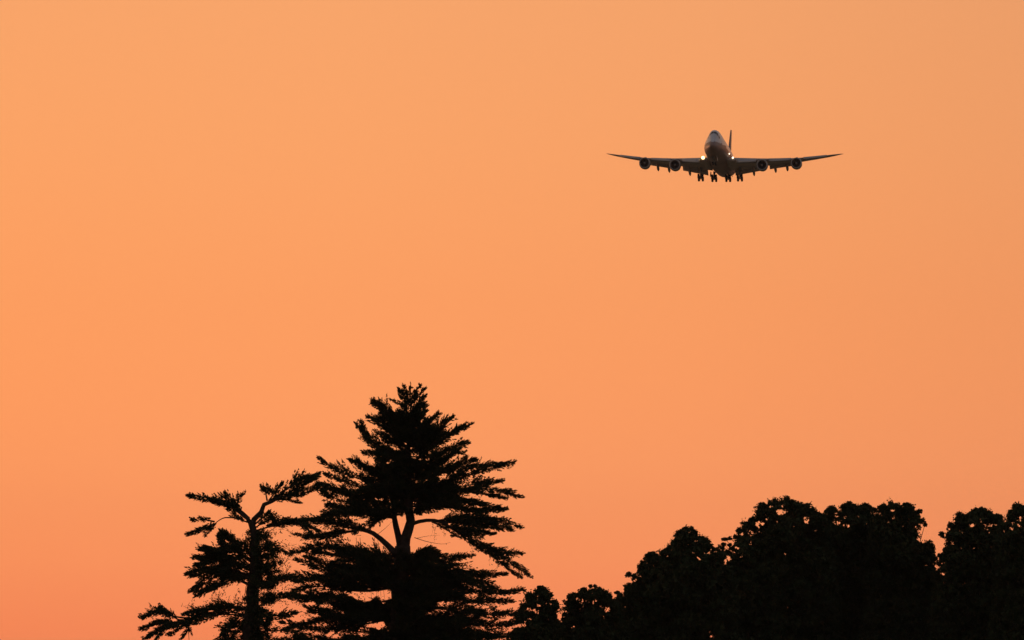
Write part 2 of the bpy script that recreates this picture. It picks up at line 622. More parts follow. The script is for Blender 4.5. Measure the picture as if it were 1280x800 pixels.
# ------------------------------------------------------------------ the ragged conifer to its left
YB = 294.0
B = Conifer(YB, 23)
bx = P(312, 800, YB)[0]
bpy_ = to_px(np.array([bx, YB, 0.0]))[1]
B.stem([(311, bpy_), (312, 800), (315, 740), (318, 700), (318, 676), (316, 660), (313, 650)], 0.50, 0.17)
B.stem([(315, 658), (318, 650), (325, 640), (331, 630), (340, 625), (352, 620)], 0.16, 0.08)
B.stem([(315, 657), (309, 648), (300, 641), (290, 634)], 0.13, 0.07)
BB = [
    ([(330, 630), (350, 622), (372, 612), (397, 593)], 0.50), ([(335, 628), (345, 618), (330, 612)], 0.25),
    ([(340, 624), (358, 612), (376, 600), (396, 596)], 0.48), ([(346, 620), (370, 620), (392, 612), (404, 614)], 0.42),
    ([(340, 626), (358, 624), (372, 628)], 0.26), ([(336, 626), (345, 614), (352, 606)], 0.3),
    ([(334, 626), (332, 616), (328, 611)], 0.25), ([(350, 616), (372, 604), (392, 600)], 0.4),
    ([(308, 646), (285, 632), (262, 626), (237, 620)], 0.42), ([(312, 648), (296, 634), (280, 630), (262, 624)], 0.45),
    ([(300, 640), (290, 628), (283, 618)], 0.34), ([(296, 634), (298, 624), (304, 618)], 0.26),
    ([(314, 654), (298, 648), (285, 634)], 0.36), ([(290, 630), (280, 622), (275, 618)], 0.3),
    ([(268, 652), (258, 650), (242, 650)], 0.22), ([(268, 654), (254, 662), (237, 669)], 0.24), ([(270, 654), (264, 662), (258, 668)], 0.18),
    ([(264, 653), (262, 657), (256, 660)], 0.18),
    ([(316, 662), (335, 650), (352, 652)], 0.32), ([(318, 656), (334, 644), (345, 655)], 0.2), ([(318, 664), (340, 658), (372, 655), (396, 663)], 0.30),
    # the broad middle tier on the left
    ([(318, 704), (296, 690), (278, 682), (274, 670)], 0.45), ([(318, 706), (294, 690), (270, 688), (250, 687)], 0.5),
    ([(318, 704), (305, 684), (290, 676), (277, 669)], 0.5), ([(318, 716), (285, 702), (262, 702), (246, 706)], 0.66),
    ([(318, 720), (284, 712), (255, 712), (234, 718)], 0.62), ([(318, 724), (288, 718), (262, 720), (240, 738)], 0.5),
    ([(318, 728), (300, 720), (270, 730), (246, 745)], 0.46), ([(318, 736), (300, 724), (282, 728), (262, 738)], 0.3),
    ([(318, 712), (290, 696), (262, 696), (244, 697)], 0.5),
    # the long low bough
    ([(318, 770), (275, 768), (240, 774), (205, 786), (186, 797)], 0.42), ([(318, 764), (285, 760), (255, 764), (232, 768)], 0.45),
    ([(235, 773), (215, 770), (195, 766), (178, 771)], 0.32), ([(225, 778), (205, 778), (190, 782), (177, 786)], 0.32),
    ([(215, 782), (198, 788), (182, 797)], 0.26), ([(225, 776), (212, 768), (200, 763)], 0.26), ([(236, 774), (236, 786), (228, 797)], 0.18),
    ([(318, 774), (300, 770), (285, 786), (270, 812)], 0.4), ([(240, 774), (222, 788), (212, 793)], 0.18),
    ([(318, 790), (300, 788), (290, 800)], 0.4), ([(318, 800), (285, 806), (255, 816)], 0.5),
    # right side, thin
    ([(320, 735), (340, 728), (360, 722), (376, 728)], 0.30), ([(320, 752), (345, 748), (372, 744)], 0.36), ([(320, 776), (345, 772), (372, 766)], 0.32),
    ([(320, 790), (350, 788), (380, 794)], 0.44), ([(320, 800), (350, 802), (384, 800)], 0.6), ([(320, 690), (340, 682), (356, 690)], 0.26),
]
for p, l in BB:
    B.branch(p, l * 1.2, wood=0.045, dz=B.r.uniform(-0.7, 0.7), t0=0.2)
    if len(p) > 3 and min(y for x, y in p) > 640:
        q = [(x + B.r.uniform(-3, 3) * (i > 0) - (x - p[0][0]) * 0.10 * (i > 0), y + B.r.uniform(-4, 3) * (i > 0)) for i, (x, y) in enumerate(p)]
        B.branch(q, l * 0.9, dz=B.r.choice([-1.0, 1.0]) * B.r.uniform(0.6, 1.5), wood=0.04, t0=0.3)
for i in range(26):
    py = B.r.choice([B.r.uniform(690, 735), B.r.uniform(755, 840)])
    az = B.r.uniform(0, 2 * math.pi)
    b = P(317, py, YB)
    rad = B.r.uniform(0.9, 2.6)
    d = np.array([math.cos(az) * (1 if math.cos(az) < 0 else 0.5), math.sin(az), 0])
    B.branch3([b, b + d * rad * 0.55 + np.array([0, 0, 0.1]), b + d * rad + np.array([0, 0, B.r.uniform(-0.2, 0.3)])], 0.42, 0.04, t0=0.15)
B.twig([(304, 648), (286, 647), (278, 648), (268, 655), (260, 664)], 0.045)
B.twig([(240, 770), (236, 762), (228, 757)], 0.014, leaf=0.6)
B.twig([(262, 766), (256, 760), (258, 752)], 0.012, leaf=1.4)
B.twig([(240, 770), (241, 760), (241, 752)], 0.012, leaf=1.4)
B.twig([(241, 762), (236, 756), (233, 760)], 0.010, leaf=0.8)
B.twig([(240, 768), (236, 785), (237, 812)], 0.03)
B.twig([(208, 782), (190, 792), (182, 800)], 0.014)
for i in range(26):
    x, y = B.r.uniform(326, 362), B.r.uniform(662, 800)
    B.twig([(x, y), (x + B.r.uniform(2, 12), y + B.r.uniform(-8, 4)), (x + B.r.uniform(6, 26), y + B.r.uniform(-12, 6))], 0.012, leaf=0.8)
for i in range(16):
    x, y = B.r.uniform(262, 306), B.r.uniform(738, 756)
    B.twig([(x, y - 8), (x + B.r.uniform(-4, 4), y - 2), (x + B.r.uniform(-6, 6), y + 5)], 0.010, leaf=0.8)
B.holes = [(293, 692, 9, 3, 0.9), (280, 727, 10, 3, 0.7), (300, 665, 9, 6, 0.9), (302, 750, 14, 7, 0.8), (330, 664, 8, 5, 0.6), (262, 790, 16, 8, 0.75), (345, 662, 14, 4, 0.7)]
B.build('conifer_tree', 'ragged conifer with an open crown and ivy round its trunk, left of the tallest conifer', 'tree', None, (bx, YB, 0))


# ------------------------------------------------------------------ leaf clumps


def leaf_quads(c, size, rnd):
    n = len(c)
    a = unit(rnd.normal(size=(n, 3)))
    b = unit(np.cross(a, rnd.normal(size=(n, 3))))
    s = size[:, None]
    return np.stack([c - a * s, c + b * s * 0.55, c + a * s, c - b * s * 0.55], axis=1)


def puff(center, rad, rnd, leaf=0.10, dens=1.0, sub=0.30):
    """a rounded tuft built of smaller leaf clumps on and under its surface"""
    ns = max(5, int(16 * rad * rad * 3 * dens))
    d = unit(rnd.normal(size=(ns, 3)))
    rr = rad * rnd.uniform(0.35, 1.0, ns) ** 0.5 - sub * 0.5
    sc = np.asarray(center) + d * np.maximum(rr, 0)[:, None] * np.array([1, 1, 0.85])
    k = int(26 * dens)
    o = np.clip(rnd.normal(size=(ns, k, 3)), -1.9, 1.9) * (sub * 0.55 * rnd.uniform(0.6, 1.25, (ns, 1, 1)))
    c = (sc[:, None, :] + o * np.array([1, 1, 0.75])).reshape(-1, 3)
    return c, rnd.uniform(leaf * 0.6, leaf * 1.3, len(c))


# ivy on the ragged conifer's trunk
ri = np.random.default_rng(5)
Ci, Si = [], []
iv = Tubes()
for k in range(5):
    a0 = k * 1.3
    pts = []
    for j in range(24):
        py = bpy_ - (bpy_ - 668) * j / 23
        c = P(np.interp(py, [660, 676, 700, 740, 800, 900], [316, 318, 318, 315, 312, 311]), py, YB)
        r = np.interp(py, [660, 800, 900], [0.22, 0.46, 0.54])
        pts.append(c + np.array([math.cos(a0 + j * 0.3) * r, math.sin(a0 + j * 0.3) * r, 0]))
    iv.add(pts, [0.03 - 0.018 * j / 23 for j in range(24)], 5)
for i in range(210):
    py = ri.uniform(666, 850)
    cx = np.interp(py, [660, 676, 700, 740, 800, 900], [322, 325, 330, 326, 318, 312]) 
    wd = np.interp(py, [664, 680, 720, 760, 800, 850], [0.45, 0.90, 0.95, 0.80, 0.85, 0.6])
    a = ri.uniform(0, 6.28)
    c = P(cx, py, YB) + np.array([math.cos(a) * wd * ri.uniform(0.3, 1), math.sin(a) * wd * ri.uniform(0.3, 1), 0])
    q, s = puff(c, ri.uniform(0.16, 0.34), ri, 0.055, 1.0, 0.16)
    Ci.append(q); Si.append(s)
for i in range(700):     # loose leaves standing off
    py = ri.uniform(660, 810)
    cx = np.interp(py, [660, 680, 720, 760, 810], [328, 334, 336, 328, 320])
    Ci.append(P(cx + ri.normal(0, 15), py, YB + ri.uniform(-1, 1))[None, :] + ri.normal(0, 0.07, (3, 3)))
    Si.append(ri.uniform(0.03, 0.06, 3))
Ci = np.concatenate(Ci); Si = np.concatenate(Si)
ivy = empty('climbing_ivy', (bx, YB - 0.6, 0), 'fuzzy ivy climbing the trunk of the ragged left conifer', 'ivy')
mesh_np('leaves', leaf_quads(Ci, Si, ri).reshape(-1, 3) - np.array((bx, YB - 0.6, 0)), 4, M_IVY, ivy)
iv.build('stems', M_BARK, ivy, (bx, YB - 0.6, 0))

# ------------------------------------------------------------------ broadleaf trees of the wood on the right


def leafy_tree(outline, Y, seed, label, name='leafy_tree', tufts=(), holes=(), leaf=0.10, edge=11, cat='tree', group='trees of the dark wood'):
    """outline: the crown's upper edge (photo pixels, left to right)."""
    rnd = np.random.default_rng(seed)
    ox = np.array([p[0] for p in outline], float)
    oy = np.array([p[1] for p in outline], float)
    x0, x1 = ox[0], ox[-1]
    # an uneven edge: small bays and bulges along the outline
    l0 = np.concatenate([[0], np.cumsum(np.hypot(np.diff(ox), np.diff(oy)))])
    sl = np.arange(0, l0[-1], 2.0)
    qx, qy = np.interp(sl, l0, ox), np.interp(sl, l0, oy)
    tx, ty = np.gradient(qx), np.gradient(qy)
    tl = np.hypot(tx, ty) + 1e-6
    p1, p2, p3 = rnd.uniform(0, 6.28, 3)
    am = 1.6 * np.sin(sl / 3.7 + p1 + 1.5 * np.sin(sl / 11 + p3)) + 1.5 * np.sin(sl / 6.1 + p2 + 2 * np.sin(sl / 17 + p1)) - 0.6
    am *= np.clip(np.minimum(sl, l0[-1] - sl) / 20, 0, 1)
    ox, oy = qx + ty / tl * am, qy - tx / tl * am
    mx = np.maximum.accumulate(ox)          # monotone copy for looking up the top at a given x
    ppm = FPX / Y
    pts, cols = [], []
    C, S = [], []
    # tufts just under the upper edge
    ln = np.concatenate([[0], np.cumsum(np.hypot(np.diff(ox), np.diff(oy)))])
    ne = int(ln[-1] / 1.5)
    cx0 = 0.5 * (x0 + x1)
    for i in range(ne):
        s = (i + rnd.uniform(0, 1)) / ne * ln[-1]
        ex = np.interp(s, ln, ox); ey = np.interp(s, ln, oy)
        r = rnd.uniform(0.55, 1.15) * edge
        # push inwards along the edge normal
        ex2 = np.interp(min(s + 3, ln[-1]), ln, ox); ey2 = np.interp(min(s + 3, ln[-1]), ln, oy)
        ex1 = np.interp(max(s - 3, 0), ln, ox); ey1 = np.interp(max(s - 3, 0), ln, oy)
        t = np.array([ex2 - ex1, ey2 - ey1]); t /= (np.hypot(*t) + 1e-6)
        nrm = np.array([-t[1], t[0]])
        small = i % 3 > 0
        if small:
            r = 2.6 + 3.8 * rnd.random() ** 1.3
            ins = rnd.uniform(0.7, 2.8) * r if rnd.random() < 0.78 else rnd.uniform(0.2, 0.8) * r
        else:
            ins = r * rnd.uniform(0.95, 1.5)
        q = np.array([ex, ey]) + nrm * ins
        half = 0.30 * (x1 - x0) / ppm
        dep = rnd.uniform(-1, 1) * half * 0.9
        c = P(q[0], q[1], Y + dep)
        pts.append(c)
        a, b = puff(c, r / ppm, rnd, leaf * (0.9 if small else 1.1), 1.0, min(0.22, 0.75 * r / ppm))
        C.append(a); S.append(b)
    # the body of the crown, in depth as well
    area = float(np.sum((np.maximum(870 - oy[1:], 0) + np.maximum(870 - oy[:-1], 0)) * 0.5 * np.diff(ox)))
    nb = int(area / 62)
    for i in range(nb):
        px = rnd.uniform(x0 + 2, x1 - 2)
        top = np.interp(px, mx, oy)
        r = rnd.uniform(10, 24)
        lo = top + r * 1.05 + 4
        lo = max(lo, np.interp(px - r * 0.8, mx, oy) + r * 0.4, np.interp(px + r * 0.8, mx, oy) + r * 0.4)
        if lo > 868:
            continue
        py = rnd.uniform(lo, 875)
        half = 0.42 * (x1 - x0) / ppm
        c = P(px, py, Y + rnd.uniform(-1, 1) * half)
        pts.append(c)
        a, b = puff(c, r / ppm, rnd, leaf * 1.45, 0.62, 0.30)
        C.append(a); S.append(b)
    for (px, py, r) in tufts:
        c = P(px, py, Y + rnd.uniform(-0.6, 0.6))
        pts.append(c)
        a, b = puff(c, r / ppm, rnd, leaf * 0.9, 1.0, min(0.2, r / ppm * 0.6))
        C.append(a); S.append(b)
    for i in range(int(ln[-1] / 5)):           # sprigs that stand off the crown
        s = rnd.uniform(0.04, 0.96) * ln[-1]
        ex = np.interp(s, ln, ox) + rnd.uniform(-2.2, 2.2); ey = np.interp(s, ln, oy) + rnd.uniform(-1.6, 3.5)
        m_ = int(rnd.integers(5, 22))
        a = P(ex, ey, Y + rnd.uniform(-1, 1)) + rnd.normal(0, 1, (m_, 3)) * rnd.uniform(0.04, 0.10)
        C.append(a); S.append(rnd.uniform(leaf * 0.45, leaf * 0.9, m_))
    holes = list(holes)
    for i in range(int((x1 - x0) / 7)):
        hx = rnd.uniform(x0 + 8, x1 - 8)
        holes.append((hx, np.interp(hx, mx, oy) + rnd.uniform(5, 34), rnd.uniform(1.2, 3.6), rnd.uniform(1.0, 2.4), 0.9))
    C = np.concatenate(C); S = np.concatenate(S)
    k = in_holes(C, [(hx, hy, ha * 1.15, hc * 1.15, hp) for hx, hy, ha, hc, hp in holes], rnd, True)
    C, S = C[k], S[k]
    base = P(cx0, 800, Y); base[2] = 0
    e = empty(name, base, label, cat, group)
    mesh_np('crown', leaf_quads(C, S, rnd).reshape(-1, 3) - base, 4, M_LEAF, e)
    # trunk and limbs
    apex = oy.min()
    zt = P(cx0, apex + 25, Y)
    w = Tubes()
    H = zt[2]
    tr = [base + np.array([rnd.normal(0, 0.12) * (j > 0), rnd.normal(0, 0.12) * (j > 0), H * j / 6]) for j in range(7)]
    w.add(spline(tr, 0.5), list(np.linspace(0.016 * H + 0.16, 0.05, len(spline(tr, 0.5)))), 9)
    w.build('trunk', M_BARK, e, base)
    lm = Tubes()
    idx = rnd.permutation(len(pts))[:46]
    idx = list(idx) + list(range(len(pts) - len(tufts), len(pts)))
    for j in idx:
        q = pts[j]
        u = rnd.uniform(0.35, 0.75)
        zz = min(q[2] * u, H * 0.9)
        kq = zz / H * 6
        b = tr[int(kq)] * (1 - kq % 1) + tr[min(6, int(kq) + 1)] * (kq % 1)
        m = (b + q) / 2 + np.array([0, 0, 0.15 * np.linalg.norm(q - b)]) * rnd.uniform(-0.3, 1)
        sp = spline([b, m, q], 0.5)
        lm.add(sp, list(np.linspace(0.02 + 0.012 * np.linalg.norm(q - b), 0.012, len(sp))), 5)
    lm.build('limbs', M_BARK, e, base)
    print(name, len(C), 'leaves')
    return e


leafy_tree([(640, 800), (648, 764), (652, 752), (658, 742), (666, 738), (673, 732), (680, 735), (687, 743), (688, 754), (692, 750), (696, 755), (699, 778), (706, 800)],
           318, 31, 'small crown with sky gaps between the tallest conifer and the low round tree', edge=7,
           holes=[(653, 779, 5, 5, 0.95), (660, 763, 4, 3, 0.8), (683, 776, 4, 3, 0.7), (699, 756, 2.5, 6, 0.8)])
leafy_tree([(696, 800), (703, 772), (706, 754), (713, 744), (722, 739), (732, 735), (741, 732), (750, 735), (757, 742), (764, 746), (772, 752), (780, 775), (790, 800)],
           322, 37, 'low rounded tree just left of the peaked tree', edge=8, tufts=[(738, 733, 2), (744, 733, 2.2), (750, 736, 2)],
           holes=[(759, 762, 4.5, 3.5, 0.97), (766, 776, 3, 3, 0.7)])
leafy_tree([(754, 800), (764, 768), (772, 748), (781, 738), (786, 728), (794, 722), (801, 712), (804, 702), (814, 692), (826, 688), (838, 676), (852, 664), (862, 658), (868, 664), (880, 672), (896, 682), (906, 694), (918, 720), (926, 800)],
           328, 41, 'tall peaked tree left of the flat-topped crown', edge=11,
           tufts=[(786, 718, 4), (792, 721, 5), (797, 724, 5), (772, 742, 4), (776, 746, 5), (784, 735, 4), (857, 661, 3), (864, 660, 3.2), (803, 704, 3), (816, 692, 3)],
           holes=[(868, 691, 4, 2, 0.8), (884, 692, 4, 2, 0.85), (858, 717, 2, 2, 0.8), (870, 733, 3, 1.5, 0.8), (818, 709, 5, 2, 0.7), (796, 728, 3, 3, 0.5)])
leafy_tree([(894, 800), (902, 716), (914, 690), (924, 668), (930, 655), (938, 646), (946, 634), (958, 628), (972, 625), (986, 623), (1000, 626), (1012, 632), (1022, 640), (1034, 652), (1042, 690), (1050, 800)],
           338, 43, 'broad flat-topped crown with sky holes near its top, right of the peaked tree', edge=9,
           tufts=[(906, 674, 3), (912, 673, 2.5), (918, 671, 3), (903, 684, 3.5), (909, 690, 4), (916, 686, 3.5), (921, 680, 4), (928, 690, 5), (924, 664, 5), (930, 661, 5), (905, 680, 2.5), (912, 681, 2.2)],
           holes=[(977, 640, 7, 3.5, 0.97), (950, 655, 6, 3.5, 0.95), (937, 664, 5, 3.5, 0.9), (993, 657, 3, 5, 0.9), (1008, 649, 4, 4, 0.9), (955, 639, 3, 2, 0.7), (927, 696, 2.5, 2.5, 0.9), (918, 675, 6, 3, 0.6), (910, 678, 5, 2, 0.5)])
leafy_tree([(1010, 800), (1016, 690), (1024, 650), (1028, 638), (1036, 634), (1044, 634), (1052, 629), (1064, 626), (1076, 630), (1088, 634), (1094, 642), (1100, 670), (1108, 800)],
           344, 47, 'domed crown in the middle of the wood, right of the flat-topped crown', edge=9,
           holes=[(1047, 654, 5, 3, 0.97), (1058, 658, 4.5, 3, 0.97), (1022, 668, 2, 4, 0.6), (1040, 666, 3, 2, 0.6)])
leafy_tree([(1074, 800), (1084, 690), (1090, 648), (1094, 637), (1104, 631), (1116, 630), (1130, 628), (1142, 635), (1150, 640), (1153, 650), (1146, 662), (1150, 674), (1164, 678), (1168, 688), (1169, 700), (1172, 720), (1186, 800)],
           340, 53, 'crown with a stepped right edge beside the notch of sky', edge=9,
           tufts=[(1152, 652, 5), (1156, 656, 4), (1146, 655, 5), (1160, 680, 5), (1166, 686, 4), (1094, 638, 4), (1168, 700, 4), (1167, 712, 4), (1171, 718, 3), (1148, 640, 4)],
           holes=[(1143, 660, 3.5, 2, 0.85), (1109, 654, 2.5, 1.5, 0.8), (1128, 686, 2, 2, 0.7), (1172, 710, 3, 4, 0.8)])
leafy_tree([(1160, 800), (1168, 720), (1174, 702), (1180, 690), (1184, 672), (1186, 662), (1194, 654), (1198, 644), (1208, 638), (1220, 634), (1232, 637), (1242, 640), (1250, 648), (1256, 660), (1264, 690), (1274, 800)],
           334, 59, 'ragged dark tree right of the notch of sky', edge=8,
           tufts=[(1178, 668, 4.2), (1187, 668, 4), (1188, 656, 4), (1199, 644, 4), (1176, 694, 3.5), (1180, 700, 4), (1173, 704, 3), (1184, 686, 4)],
           holes=[(1190, 679, 4, 2.5, 0.8), (1200, 686, 6, 2, 0.8), (1219, 686, 4, 2, 0.9), (1243, 656, 3, 2, 0.8), (1238, 683, 2, 2, 0.9), (1173, 711, 5, 3, 0.8), (1182, 694, 3, 2, 0.7), (1215, 657, 3, 2, 0.7), (1181, 728, 3, 2, 0.9), (1204, 730, 3, 1.5, 0.8)])
leafy_tree([(1236, 800), (1244, 690), (1252, 656), (1258, 644), (1263, 638), (1270, 632), (1280, 631), (1294, 632), (1308, 640), (1320, 660), (1330, 800)],
           326, 61, 'half-seen tree cut off by the right edge of the photo', edge=8, tufts=[(1264, 640, 4), (1261, 645, 3), (1271, 633, 4)],
           holes=[(1275, 656, 3.5, 3, 0.85), (1277, 668, 4, 3, 0.85), (1266, 652, 3, 2, 0.6), (1264, 678, 3, 2, 0.6)])

# ------------------------------------------------------------------ the airliner
M_WHITE = material('white_paint', (0.62, 0.62, 0.63), 0.35, 0.5, noise=(0.56, 0.56, 0.57), nscale=0.4, coat=0.2)
M_BELLY_SHADE = material('belly_shade_tone', (0.27, 0.185, 0.16), 0.45, 0.4, noise=(0.20, 0.15, 0.135), nscale=0.5)  # shade of the underside put into the colour; the fin reuses it
M_WING = material('grey_wing_paint', (0.46, 0.405, 0.375), 0.5, 0.4, noise=(0.38, 0.335, 0.31), nscale=0.6)
M_LEDGE = material('bare_metal', (0.42, 0.40, 0.38), 0.4, 0.5, metal=0.6)
M_NAC = material('nacelle_paint', (0.34, 0.295, 0.275), 0.4, 0.5, noise=(0.28, 0.245, 0.23), nscale=0.8)
M_DARK = material('dark_metal', (0.03, 0.03, 0.032), 0.5, 0.3)
M_TYRE = material('tyre_rubber', (0.02, 0.02, 0.02), 0.85, 0.2)
M_GLASS = material('cockpit_glass', (0.015, 0.017, 0.02), 0.12, 0.5)
M_STRUT = material('gear_metal', (0.25, 0.25, 0.25), 0.45, 0.5, metal=0.3)
M_LAMP = material('landing_lamp', (1, 0.9, 0.75), 0.3, 0.3, emit=(1.0, 0.62, 0.26), estr=5)
M_LAMP2 = material('landing_lamp_small', (1, 0.95, 0.9), 0.3, 0.3, emit=(1.0, 0.74, 0.50), estr=3)

DP = 1622.0
REF = 34.0                     # station of the reference point, metres behind the nose
pl = P(901.4, 198.6, DP)
plane = empty('airliner', pl, 'four-engined jet airliner with wheels down and landing lights on, flying in', 'airliner')
plane.rotation_euler = (R_(-3.0), R_(0.6), R_(-6.3))


def pv(x, y, z):               # plane coordinates: x right as seen, y metres behind the nose, z up
    return (x, y - REF, z)


ST = [  # station, top, bottom, half width
    (0.05, -0.75, -0.95, 0.10), (0.3, -0.35, -1.35, 0.48), (0.8, 0.05, -1.7, 0.82), (1.6, 0.70, -2.1, 1.22), (2.6, 1.45, -2.45, 1.60),
    (3.6, 2.25, -2.72, 1.92), (4.6, 3.05, -2.9, 2.18), (5.6, 3.72, -3.02, 2.40), (6.6, 4.20, -3.1, 2.58), (8, 4.58, -3.18, 2.80), (10, 4.76, -3.25, 3.02),
    (13, 4.80, -3.25, 3.18), (17, 4.80, -3.25, 3.25), (19, 4.78, -3.3, 3.27), (23, 4.75, -3.6, 3.45), (27, 4.5, -3.85, 3.6), (31, 3.9, -3.9, 3.65), (35, 3.45, -3.85, 3.6), (40, 3.28, -3.65, 3.4),
    (46, 3.25, -3.3, 3.25), (52, 3.25, -2.9, 3.2), (57, 3.2, -2.1, 2.9), (62, 3.05, -1.0, 2.4), (67, 2.8, 0.1, 1.75), (71, 2.45, 0.95, 1.0), (73.5, 2.1, 1.5, 0.45), (74.2, 1.9, 1.7, 0.12)]
STA = np.array(ST)


def section(y, a):
    """point on the fuselage skin at station y and angle a (0 = right side, 90 = top)"""
    zt, zb, hw = (np.interp(y, STA[:, 0], STA[:, i]) for i in (1, 2, 3))
    zm = zb + min(hw, (zt - zb) * 0.5)
    c, s = math.cos(a), math.sin(a)
    if s < 0:
        return pv(hw * c, y, zm + (zm - zb) * s)
    up = zt - zm
    tall = max(0.0, min(1.0, (up / max(hw, 0.01) - 1.05) / 0.4))
    k = 1.0 - 0.17 * tall * math.sin(2 * a) ** 2
    return pv(hw * c * k, y, zm + up * s)


ys = sorted(set([p[0] for p in ST]) | set(np.arange(1, 74, 1.0)))
NS = 48
fv, ff, fm = [], [], []
for y in ys:
    for k in range(NS):
        fv.append(section(y, 2 * math.pi * k / NS))
for i in range(len(ys) - 1):
    for k in range(NS):
        k2 = (k + 1) % NS
        ff.append((i * NS + k, i * NS + k2, (i + 1) * NS + k2, (i + 1) * NS + k))
ff.append(tuple(range(NS))[::-1])
ff.append(tuple((len(ys) - 1) * NS + k for k in range(NS)))
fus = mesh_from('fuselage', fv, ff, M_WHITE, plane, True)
fus.data.materials.append(M_BELLY_SHADE)
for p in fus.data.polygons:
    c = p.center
    if c.z < 0.35 - 0.012 * (c.y + 34):  # lower hull coloured darker where the skin turns down into shade
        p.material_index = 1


def patch(name, y0, y1, a0, a1, mat, parent, off=0.03):
    v, f = [], []
    n = 6
    for i in range(n + 1):
        for j in range(n + 1):
            y = y0 + (y1 - y0) * i / n
            a = a0 + (a1 - a0) * j / n
            p = Vector(section(y, a))
            q = Vector(section(y, a + 0.02)) - p
            r = Vector(section(y + 0.05, a)) - p
            nr = r.cross(q).normalized()
            if nr.dot(p - Vector(pv(0, y + 3, 0.6))) < 0:
                nr = -nr
            v.append(p + nr * off)
    for i in range(n):
        for j in range(n):
            f.append((i * (n + 1) + j, i * (n + 1) + j + 1, (i + 1) * (n + 1) + j + 1, (i + 1) * (n + 1) + j))
    return mesh_from(name, v, f, mat, parent, True)


for a0, a1 in ((52, 69), (70.5, 88.5), (91.5, 109.5), (111, 128)):
    patch('cockpit_window', 4.75, 5.75, R_(a0), R_(a1), M_GLASS, fus)
for a0, a1 in ((34, 48), (132, 146)):
    patch('cockpit_window', 5.0, 6.2, R_(a0), R_(a1), M_GLASS, fus)

# wings -------------------------------------------------------------
WST = [  # span, leading edge station, chord, z, thickness ratio
    (2.6, 20.6, 16.8, -2.35, 0.13), (6.0, 23.1, 14.6, -1.95, 0.125), (12.4, 27.9, 11.0, -1.15, 0.11), (17.0, 31.4, 9.0, -0.50, 0.10), (21.7, 35.0, 7.4, 0.22, 0.095),
    (26.5, 38.6, 5.7, 1.25, 0.09), (30.2, 41.4, 4.3, 2.1, 0.09), (32.2, 43.4, 3.1, 2.65, 0.085), (33.5, 45.3, 1.8, 3.08, 0.08), (34.3, 47.0, 0.5, 3.35, 0.08)]
WA = np.array(WST)


def wing_at(s):
    return [np.interp(s, WA[:, 0], WA[:, i]) for i in range(1, 5)]


AF = [(1, 0), (0.8, 0.22), (0.55, 0.46), (0.3, 0.58), (0.12, 0.47), (0.03, 0.26), (0, 0), (0.03, -0.2), (0.12, -0.34), (0.3, -0.42), (0.55, -0.32), (0.8, -0.12)]


def loft(name, rings, mat, parent, smooth=True):
    n = len(rings[0])
    v = [p for r in rings for p in r]
    f = []
    for i in range(len(rings) - 1):
        for k in range(n):
            k2 = (k + 1) % n
            f.append((i * n + k, i * n + k2, (i + 1) * n + k2, (i + 1) * n + k))
    f.append(tuple(range(n))[::-1])
    f.append(tuple((len(rings) - 1) * n + k for k in range(n)))
    return mesh_from(name, v, f, mat, parent, smooth)


def tube_obj(name, pts, radii, mat, parent, n=12):
    t = Tubes()
    t.add(pts, radii, n)
    return t.build(name, mat, parent)


def lamp(name, p, r, mat, parent):
    v, f = [], []
    nr, na = 6, 12
    for i in range(nr + 1):
        th = math.pi * i / nr
        for k in range(na):
            a = 2 * math.pi * k / na
            v.append((p[0] + r * math.sin(th) * math.cos(a), p[1] - r * 0.7 * math.cos(th), p[2] + r * math.sin(th) * math.sin(a)))
    for i in range(nr):
        for k in range(na):
            k2 = (k + 1) % na
            f.append((i * na + k, i * na + k2, (i + 1) * na + k2, (i + 1) * na + k))
    return mesh_from(name, v, f, mat, parent, True)


